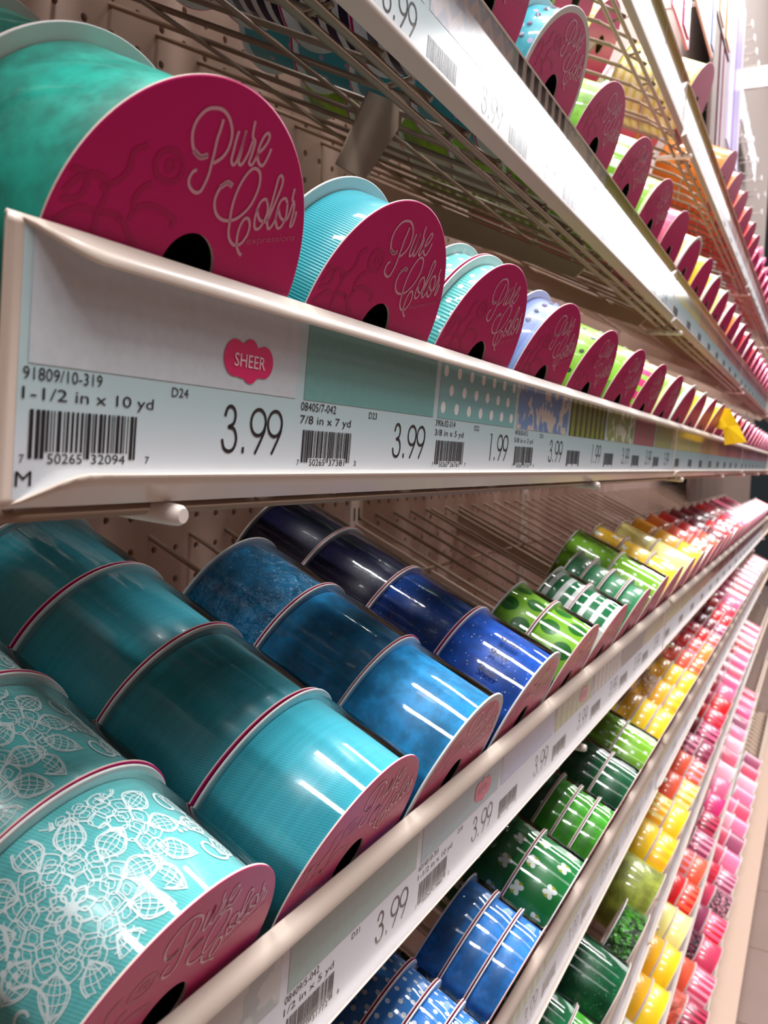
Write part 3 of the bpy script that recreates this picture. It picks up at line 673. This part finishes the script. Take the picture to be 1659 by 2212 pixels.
def far_cols(s, i0, i1):
    for i in range(i0, i1):
        sp = FAR[s].get(i)
        if sp and s == 'D' and len(sp) == 3: sp = sp + [sp[1]]
        if sp and s in 'EF' and len(sp) == 2 and i < 14: sp = sp + [sp[1]]
        if sp is None: c = FARC[s][i % 6]; sp = [('plain', c)] + ([('plain', FARC[s][(i * 5 + 1) % 6])] if i < 22 else [])
        column(s, i, XC(i), [(({1: 2.0, 2: 1.9, 3: 1.3, 4: 0.98} if s == 'C' else {1: 2.0, 2: 1.5, 3: 1.0, 4: 0.74})[len(sp)], q[0], q[1]) + ((q[2],) if len(q) > 2 else ()) for q in sp], 0)
far_cols('C', 9, 27)
# shelf D
column('D', 2, XC(2), [(0.64, 'polka', BLUE2), (0.64, 'polka', BLUE2), (0.64, 'polka', BLUE2), (0.64, 'polka', BLUE2), (0.64, 'polka', BLUE2)], 1, True)
column('D', 3, XC(3), [(0.7, 'sheer', BLUE2), (0.7, 'sheer', BLUE2), (0.72, 'sheer', BLUE2)], 1, True)
column('D', 4, XC(4), [(1.4, 'flowers', GRASS), (1.5, 'flowers', GRASS)], 1, True, rim=True)
column('D', 5, XC(5), [(0.66, 'sheer', KELLY), (0.66, 'sheer', KELLY), (0.66, 'plain', KELLY), (0.66, 'sheer', DKGREEN), (0.66, 'sheer', DKGREEN)], 1, True)
column('D', 6, XC(6), [(1.15, 'sheer', DKGREEN), (1.3, 'glitter', DKGREEN, (140, 210, 170))], 1, True)
column('D', 7, XC(7), [(1.4, 'smalldots', LIME), (1.4, 'smalldots', LIME)], 1, True)
far_cols('D', 8, 27)
column('E', 4, XC(4), [(1.6, 'sheer', KELLY), (1.6, 'sheer', GREEN)], 1, True)
column('E', 5, XC(5), [(1.1, 'sheer', KELLY), (1.1, 'sheer', GREEN), (1.1, 'sheer', DKGREEN)], 1, True)
column('E', 6, XC(6), [(2.05, 'glitter', DKGREEN, (140, 210, 170))], 1, True)
column('E', 7, XC(7), [(1.1, 'tinsel', KELLY)], 1)
far_cols('E', 8, 26)
far_cols('F', 8, 26)
far_cols('G', 9, 26)
def distant():
    mb = MB(); mats = [PINK, CARD]; idx = {}
    def ring(prof, M, mi, n=24):
        b = len(mb.v)
        for r, y in prof:
            for k in range(n):
                t = 2 * math.pi * k / n; mb.v.append(tuple(M @ Vector((r * math.cos(t), y, r * math.sin(t)))))
        for i in range(len(prof) - 1):
            for k in range(n):
                mb.f.append((b + i * n + k, b + (i + 1) * n + k, b + (i + 1) * n + (k + 1) % n, b + i * n + (k + 1) % n)); mb.mi.append(mi[i]); mb.sm.append(True)
    for s, X, y, w_, c1 in BATCH:
        if c1 not in idx: idx[c1] = len(mats); mats.append(plain('distant_' + CNAME[c1].replace(' ', '_'), c1, 0.35, 0.4, 0.5, 0.05))
        c = rail_top(s) + NV * NCEN[s] + SV * (y + 0.05) + Vector((X, 0, 0))
        M = Matrix.Translation(c) @ Matrix.Rotation(TILT, 4, 'X')
        ring([(0.39, 0.03), (0.39, 0), (R, 0), (R, 0.03), (1.7, 0.031)], M, [1, 0, 1, 1])
        ring([(1.74, 0.03), (1.74, w_ - 0.06)], M, [idx[c1]])
        ring([(0.4, w_ - 0.06), (R, w_ - 0.06), (R, w_ - 0.025), (0.4, w_ - 0.025)], M, [1, 1, 1])
    tag(mb.build('distant_ribbon_spools', mats), 'mass of small pink and red ribbon spools at the far end of all shelves', 'ribbon spools', None, 'stuff')
distant()

# ------------------------------------------------------------------ price labels
def paper():
    t = NT('price_label_paper', (214, 228, 236), 0.5, 0.35, 0.12, 0.25)
    o, s = t.coords(); f = t.step(t.math('MULTIPLY', s[2], 1 / IN), 0.35, 1.15)
    t.base(t.mix(f, (226, 236, 246), (190, 218, 224))); return t.m
PAPER = paper(); PAPER.node_tree.nodes['Principled BSDF'].inputs['Coat Weight'].default_value = 1.0; PAPER.node_tree.nodes['Principled BSDF'].inputs['Coat Roughness'].default_value = 0.12
PAPERG = plain('grey_label_paper', (232, 236, 246), 0.5, 0.35, 0.12, 0.25)
def swatch_mat(kind, c1, c2):
    key = ('sw', kind, c1, c2)
    if key in MC: return MC[key]
    t = NT('swatch_print', c1, 0.5, 0.3, 1.0, 0.12); o, s = t.coords()
    u = t.math('MULTIPLY', s[0], 1 / IN); v = t.math('MULTIPLY', s[2], 1 / IN)
    if kind in ('polka', 'smalldots', 'bigdots'):
        fu, fv = cells(t, u, v, 0.62, 0.32); d = t.math('SQRT', t.math('ADD', t.math('MULTIPLY', fu, fu), t.math('MULTIPLY', fv, fv)))
        t.base(t.mix(t.math('LESS_THAN', d, 0.1), c1, c2))
    elif kind in ('bands', 'bars', 'check'):
        t.base(t.mix(t.math('GREATER_THAN', t.math('SINE', t.math('MULTIPLY', u, 11.0)), 0.2), c1, c2))
    elif kind in ('chevron',):
        zz = t.math('PINGPONG', u, 0.35); t.base(t.mix(t.math('GREATER_THAN', t.math('SINE', t.math('MULTIPLY', t.math('ADD', v, zz), 12.0)), 0), c1, c2))
    elif kind in ('floral', 'flowers', 'tinsel'):
        t.base(t.mix(t.step(t.noise(o, 90, 2), 0.5, 0.56), c1, c2))
    else:
        t.base(t.mix(t.noise(o, 300, 2), shade(c1, 0.95), shade(c1, 1.04)))
    MC[key] = t.m; return t.m
LW = 4.35
def FN(d=0.0):
    return lambda p: tuple(Vector((p[0], 0, 0)) + RN * p[1] - RS * (0.012 + d))
def card_mesh(w_):
    mb = MB(); f = FN(0.0); g = FN(0.014)
    A = [g(Vector(q)) for q in ((0.0, 0.03), (w_, 0.03), (w_, RH - 0.03), (0.0, RH - 0.03))]; B = [f(Vector(q)) for q in ((0.0, 0.03), (w_, 0.03), (w_, RH - 0.03), (0.0, RH - 0.03))]
    mb.quad(A); mb.quad(B[::-1])
    for i in range(4): mb.quad([A[i], B[i], B[(i + 1) % 4], A[(i + 1) % 4]])
    return mb.mesh('card')
def sw_mesh(w_):
    mb = MB(); f = FN(0.018); mb.poly([(0.1, 1.255), (w_ - 0.1, 1.255), (w_ - 0.1, RH - 0.06), (0.1, RH - 0.06)], f); return mb.mesh('swatch')
def barcode_mesh(seed, digits):
    rnd = random.Random(seed); mb = MB(); f = FN(0.018)
    u = 0.14; k = 0
    while u < 1.44:
        wd = rnd.choice([0.014, 0.014, 0.028, 0.042]); guard = u < 0.3 or 0.76 < u < 0.82 or u > 1.33
        v0 = 0.44 if guard else 0.5
        mb.poly([(u, v0), (min(u + wd, 1.46), v0), (min(u + wd, 1.46), 0.865), (u, 0.865)], f)
        u += wd + rnd.choice([0.014, 0.014, 0.02, 0.028])
    if digits:
        add_text(mb, digits[0], 0.05, 0.1, 0.40, 0.475, f); add_text(mb, digits[1:6], 0.35, 0.75, 0.395, 0.485, f)
        add_text(mb, digits[6:11], 0.86, 1.3, 0.395, 0.485, f); add_text(mb, digits[11], 1.58, 1.64, 0.40, 0.475, f)
    return mb.mesh('barcode')
def price_mesh(txt):
    mb = MB(); f = FN(0.018); W = 0.042
    def nine(x):
        pts = [(x + 0.16 + 0.15 * math.cos(t), 0.91 + 0.155 * math.sin(t)) for t in [2 * math.pi * k / 16 for k in range(17)]]
        mb.stroke(pts, W, f); mb.stroke([(x + 0.305, 0.88), (x + 0.29, 0.80), (x + 0.2, 0.65), (x + 0.13, 0.545)], W, f)
    if txt[0] == '3':
        mb.stroke([(2.84, 0.965), (2.87, 1.04), (2.93, 1.07), (3.0, 1.04), (3.03, 0.965), (3.0, 0.875), (2.915, 0.835)], W, f)
        mb.stroke([(2.915, 0.835), (3.02, 0.81), (3.07, 0.7), (3.03, 0.59), (2.94, 0.555), (2.85, 0.59), (2.81, 0.68)], W, f)
    elif txt[0] == '1':
        mb.stroke([(2.88, 1.06), (2.95, 1.075), (2.95, 0.545)], W, f, False)
    mb.poly([(3.19, 0.54), (3.235, 0.54), (3.235, 0.61), (3.19, 0.61)], f)
    nine(3.33); nine(3.68)
    return mb.mesh('price')
def code_mesh(code, size, loc):
    mb = MB(); f = FN(0.018)
    add_text(mb, code, 0.05, 0.95, 1.115, 1.225, f); add_text(mb, size, 0.05, 0.25 + 0.088 * len(size), 0.915, 1.055, f)
    if loc: add_text(mb, loc, 1.92, 2.18, 1.105, 1.2, f)
    return mb.mesh('item_text')
def badge_mesh(star):
    mb = MB(); f = FN(0.024)
    cx, cy = 3.22, 1.6
    if star: pts = [(cx + (0.36 + 0.05 * math.cos(12 * t)) * math.cos(t), cy + 0.06 + (0.3 + 0.04 * math.cos(12 * t)) * math.sin(t)) for t in [2 * math.pi * k / 72 for k in range(72)]]
    else:
        cir = [(-0.28, 0.02, 0.21), (0.0, 0.10, 0.16), (0.28, 0.02, 0.19), (0.02, -0.09, 0.16), (-0.14, 0.0, 0.2), (0.15, -0.0, 0.18)]
        pts = []
        for k in range(90):
            t = 2 * math.pi * k / 90; best = 0
            dx, dy = math.cos(t), math.sin(t)
            for a, b, r in cir:
                pr = a * dx + b * dy; d2 = a * a + b * b - pr * pr
                if d2 < r * r: best = max(best, pr + math.sqrt(r * r - d2))
            pts.append((cx + dx * best, cy + dy * best))
    mb.poly(pts, f); return mb.mesh('badge')
def badge_text(txt):
    mb = MB(); add_text(mb, txt, 2.92, 3.52, 1.53, 1.68, FN(0.03)); return mb.mesh('badge_text')
BADGE = plain('badge_pink', (226, 8, 104), 0.5, 0.3, 1.0, 0.12); BTXT = plain('badge_lettering', (250, 214, 226), 0.5)
def price_label(s, k, X, w_, sw, label, group, price='3.99', info=None, badge=None, near=True, paper_m=None, note=None):
    z, dy = SHELF[s]
    o = empty('price_label', (X, -12 + dy, z))
    def part(nm, key, fn, m):
        me = get(key, fn)
        if not me.materials: me.materials.append(m)
        ob = link(nm, me, o); ob.material_slots[0].link = 'OBJECT'; ob.material_slots[0].material = m; return ob
    part('card', ('card', w_), lambda: card_mesh(w_), paper_m or PAPER)
    if sw is not None: part('swatch', ('sw', w_), lambda: sw_mesh(w_), sw)
    if w_ > 1.6:
        sd = (info[3] if info else 'far%d' % (k % 4)); part('barcode', ('bar', sd), lambda: barcode_mesh(sd, info[3] if info else ''), INK)
    if near and w_ > 4:
        part('price', ('price', price), lambda: price_mesh(price), INK)
        if info: part('item_text', ('it',) + tuple(info[:3]), lambda: code_mesh(*info[:3]), INK)
    if badge:
        b = part('badge', ('badge', badge), lambda: badge_mesh(badge != 'SHEER'), BADGE)
        bt = link('badge_text', get(('bt', badge), lambda: badge_text(badge)), b)
        if not bt.data.materials: bt.data.materials.append(BTXT)
    if note:
        mb = MB(); add_text(mb, note, 0.02, 0.19, 0.2, 0.33, FN(0.018)); mb.build('size_letter', INK, o)
    tag(o, label, 'price label', group)
INFO = {('B', 0): ('91809/10-319', '1-1/2 in x 10 yd', 'D24', '750265320947'), ('B', 1): ('08405/7-042', '7/8 in x 7 yd', 'D23', '750265373813'), ('B', 2): ('3906.02-314', '3/8 in x 5 yd', 'D22', '750265267617'),
        ('B', 3): ('4018.03-012', '5/8 in x 3 yd', 'D21', '750265371010'), ('C', 1): ('08409/5-042', '1/2 in x 5 yd', 'D31', '750265317728'), ('C', 2): ('60140/10-703', '1-1/2 in x 10 yd', 'D30', '750265178852')}
SWB = {('B', 0): ('plain', (206, 216, 224), WHITE), ('B', 1): ('plain', (112, 172, 168), WHITE), ('B', 2): ('polka', (128, 188, 190), WHITE), ('B', 3): ('floral', (112, 150, 200), (214, 206, 196)), ('B', 4): ('bands', (140, 156, 50), (84, 78, 50)), ('B', 5): ('floral', (150, 166, 96), (226, 228, 208)), ('B', 6): ('bars', (206, 80, 130), (150, 140, 90)), ('B', 7): ('bars', (178, 176, 110), (190, 186, 130)),
       ('C', 0): ('floral', (206, 212, 212), (176, 190, 192)), ('C', 1): ('plain', (150, 184, 180), WHITE), ('C', 2): ('plain', (150, 186, 200), WHITE), ('C', 3): ('plain', (176, 190, 226), WHITE), ('C', 4): ('bands', (176, 184, 120), (150, 160, 96)), ('C', 5): ('bars', (206, 206, 200), (160, 160, 150)), ('C', 6): ('plain', (110, 100, 92), WHITE), ('C', 7): ('plain', (200, 190, 120), WHITE),
       ('A', 1): ('plain', (206, 224, 232), WHITE), ('A', 2): ('chevron', (206, 214, 234), (238, 232, 240)), ('A', 3): ('bands', (34, 34, 60), (236, 224, 230)), ('A', 4): ('floral', (240, 240, 246), (206, 206, 226))}
def hue_at(X):
    st = [(-20, (150, 190, 200)), (6, (150, 176, 90)), (24, (224, 210, 130)), (36, (232, 160, 110)), (48, (222, 120, 120)), (70, (226, 160, 180)), (200, (232, 180, 196))]
    for (a, ca), (b, cb) in zip(st, st[1:]):
        if X < b:
            f = max(0, (X - a) / (b - a)); f = round(f * 3) / 3
            return tuple(int(p + (q - p) * f) for p, q in zip(ca, cb))
    return st[-1][1]
for s in 'ZABCDEFG':
    for k, (x0, x1) in enumerate(SECX[:3]):
        n = 9
        for j in range(n):
            xs_ = -12.28 if k == 0 else x0 + 0.05; X = xs_ + LW * j; w_ = LW if j < n - 1 else x1 - xs_ - 0.05 - LW * (n - 1)
            i = k * 9 + j
            if s in 'DEFG' and X < (0 if s == 'D' else 10 if s == 'E' else 22): continue
            if s == 'Z' and X < 8: continue
            near = k == 0 and s in 'ABCD'
            sw = SWB.get((s, j)) if k == 0 else None
            if sw is None: sw = ('plain' if i % 3 else 'bars', hue_at(X + (i * 37 % 9) - 4), tuple(min(255, v + 30) for v in hue_at(X)))
            if sw[0] == 'bars' and k: sw = (sw[0], sw[1], sw[2])
            price = '1.99' if (s, j) in (('B', 2), ('B', 4)) else '3.99'
            badge = None
            if k == 0: badge = {('B', 0): 'SHEER', ('C', 2): 'SHEER', ('C', 4): 'SHEER', ('A', 4): 'SHEER'}.get((s, j))
            if k == 0:
                lab = '%s-swatch price label, %s from the left, %s' % ({'plain': 'plain', 'bars': 'barred', 'bands': 'striped', 'polka': 'dotted', 'floral': 'patterned', 'chevron': 'zigzag'}.get(sw[0], 'plain'), COLN[j], SNAME[s])
                grp = 'price labels on the near rail of the ' + SNAME[s]
            else:
                lab = 'small printed price label on the %s section of the %s' % (('second', 'third')[k - 1], SNAME[s]); grp = 'price labels on the %s section of the %s' % (('second', 'third')[k - 1], SNAME[s])
            price_label(s, i, X, round(w_, 3), swatch_mat(*sw), lab, grp, price, INFO.get((s, j)) if k == 0 else None, badge, near, PAPER if s in 'BA' else PAPERG, 'M' if (s, j, k) == ('B', 0, 0) else None)

# ------------------------------------------------------------------ loose things on and above the shelves
def card_at(name, pts, th, mat, label, cat, group=None):
    """a flat card whose outline is given in (X, Z) at one Y, with real thickness"""
    y = pts[0][1]; mb = MB()
    A = [Vector(p) for p in pts]; B = [p + Vector((0, th, 0)) for p in A]
    mb.quad(A); mb.quad(B[::-1])
    for i in range(len(A)): mb.quad([A[i], B[i], B[(i + 1) % len(A)], A[(i + 1) % len(A)]])
    return tag(mb.build(name, mat), label, cat, group)
card_at('paper_tag', [(-0.64, -9, 9.9), (1.48, -9, 10.3), (-0.45, -9, 8.25), (-1.05, -9, 7.76), (-1.14, -9.0, 8.0), (-1.9, -9, 7.98)], 0.04, plain('taupe_card', (178, 158, 140), 0.6, 0.3), 'taupe card tag hanging from the wires under the shelf above eye level', 'tag')
HOOKM = plain('hook_wire', (222, 208, 204), 0.35, 0.6)
def hook(X, z, label, group):
    o = empty('peg_hook', (X, -4.0, z))
    mb = MB(); mb.tube([(0, 0, 0), (0, -2.4, 0.0), (0, -2.75, 0.12), (0, -2.9, 0.35)], 0.09, 8); mb.build('lower_wire', HOOKM, o)
    mb = MB(); mb.tube([(0, 0, 0.75), (0, -1.1, 0.85), (0, -1.6, 1.15)], 0.07, 8); mb.tube([(0, 0, 0.75), (0, -0.02, 0)], 0.08, 6); mb.build('upper_wire', HOOKM, o)
    mb = MB(); mb.box((-0.5, -3.02, -0.2), (0.5, -2.93, 0.5)); mb.build('price_flag', plain('white_flag', (244, 240, 246), 0.4), o)
    tag(o, label, 'hook', group)
for k in range(4): hook(103.2 + 4.0 * k, 57.6, 'bare white wire hook in the row above the white board, upper right', 'upper pegboard hooks')
for k in range(7): hook(114 + 4.4 * k, 47.0 - (k % 2) * 4, 'bare white wire hook in the lower rows below the white board, far right', 'lower pegboard hooks')
mb = MB(); mb.box((117, -12.5, 55.4), (117.6, -3.7, 58.2)); mb.box((117.6, -12.5, 55.4), (140, -12.3, 58.2))
tag(mb.build('header_board', plain('white_board', (248, 246, 248), 0.4)), 'long white header board across the hook panel at the far upper right', 'sign board')
def pack(X0, X1, z0, z1, y, mat, label, group=None, stripes=None, name='ribbon_pack'):
    o = empty(name, ((X0 + X1) / 2, y, z0)); h = z1 - z0; wd = (X1 - X0) / 2
    mb = MB(); mb.box((-wd, -0.25, 0), (wd, -0.1, h)); mb.build('card', mat, o)
    mb = MB(); mb.tube([(0, 0.2, h - 1.0), (0, -y - 0.05, h - 1.0)], 0.1, 8); mb.build('hanger', HOOKM, o)
    if stripes:
        for a, b, m in stripes:
            mb = MB(); mb.box((-wd + a * 2 * wd, -0.34, 0.3), (-wd + b * 2 * wd, -0.25, h - 0.5)); mb.build('ribbon_strip', m, o)
    tag(o, label, 'ribbon pack', group)
pk = lambda n, c: plain(n, c, 0.35, 0.5, 0.3)
pack(28.2, 33.4, 24.8, 46, -10, pk('pack_pink', (236, 150, 186)), 'tall pink ribbon pack standing above the topmost shelf, left of the white one', None, [(0.55, 0.9, pk('pack_rose', (214, 60, 120)))])
pack(34.0, 43.2, 28.4, 50, -10, pk('pack_white', (248, 246, 250)), 'tall white ribbon pack hanging above the topmost shelf beside the gold one', None, [(0.86, 0.99, pk('pack_blue', (120, 130, 190)))])
pack(44.2, 52.4, 31.9, 56, -10, pk('pack_dark', (60, 34, 40)), 'dark ribbon pack with two gold strips hanging above the topmost shelf', None, [(0.12, 0.42, pk('pack_gold', (232, 164, 52))), (0.6, 0.9, pk('pack_gold', (232, 164, 52)))])
pack(55.5, 61.0, 26.0, 40.5, -9, pk('pack_plum', (92, 30, 56)), 'dark plum ribbon pack hanging beside the gold-striped pack', None, [(0.3, 0.45, pk('pack_plum2', (150, 80, 110)))])
pack(80.0, 92.0, 36.0, 54, -7, pk('pack_lilac', (196, 176, 226)), 'lilac and purple ribbon pack hanging left of the white packs', None, [(0.35, 0.8, pk('pack_purple', (110, 70, 160)))])
for k in range(4):
    pack(112 + 7 * k, 118 + 7 * k, 49.5 - 0.2 * k, 53.5 - 0.2 * k, -5.2, pk('pack_bright', (246, 244, 250)), 'small white ribbon pack in the row under the white header board', 'small white packs')
mb = MB(); prof = [(-12.2, 5.7, 37.6), (-12.98, 5.55, 37.9), (-13.5, 4.6, 38.3), (-14.0, 3.6, 38.4), (-13.4, 3.5, 38.2), (-12.8, 3.4, 38.1), (-12.72, 4.3, 37.8), (-12.3, 4.4, 37.5)]
A_ = [Vector((x, y, z)) for y, z, x in prof]; B_ = [p + Vector((0.04, 0, 0)) for p in A_]; cA = Vector((37.95, -12.95, 4.5)); cB = cA + Vector((0.04, 0, 0))
for q in range(8):
    r_ = (q + 1) % 8; mb.quad([cA, A_[r_], A_[q]], 0, True); mb.quad([cB, B_[q], B_[r_]], 0, True); mb.quad([A_[q], A_[r_], B_[r_], B_[q]])
tag(mb.build('ribbon_tail', plain('yellow_ribbon_tail', (250, 206, 30), 0.4)), 'loose yellow ribbon end folded over the far rail of the eye-level shelf', 'loose ribbon')
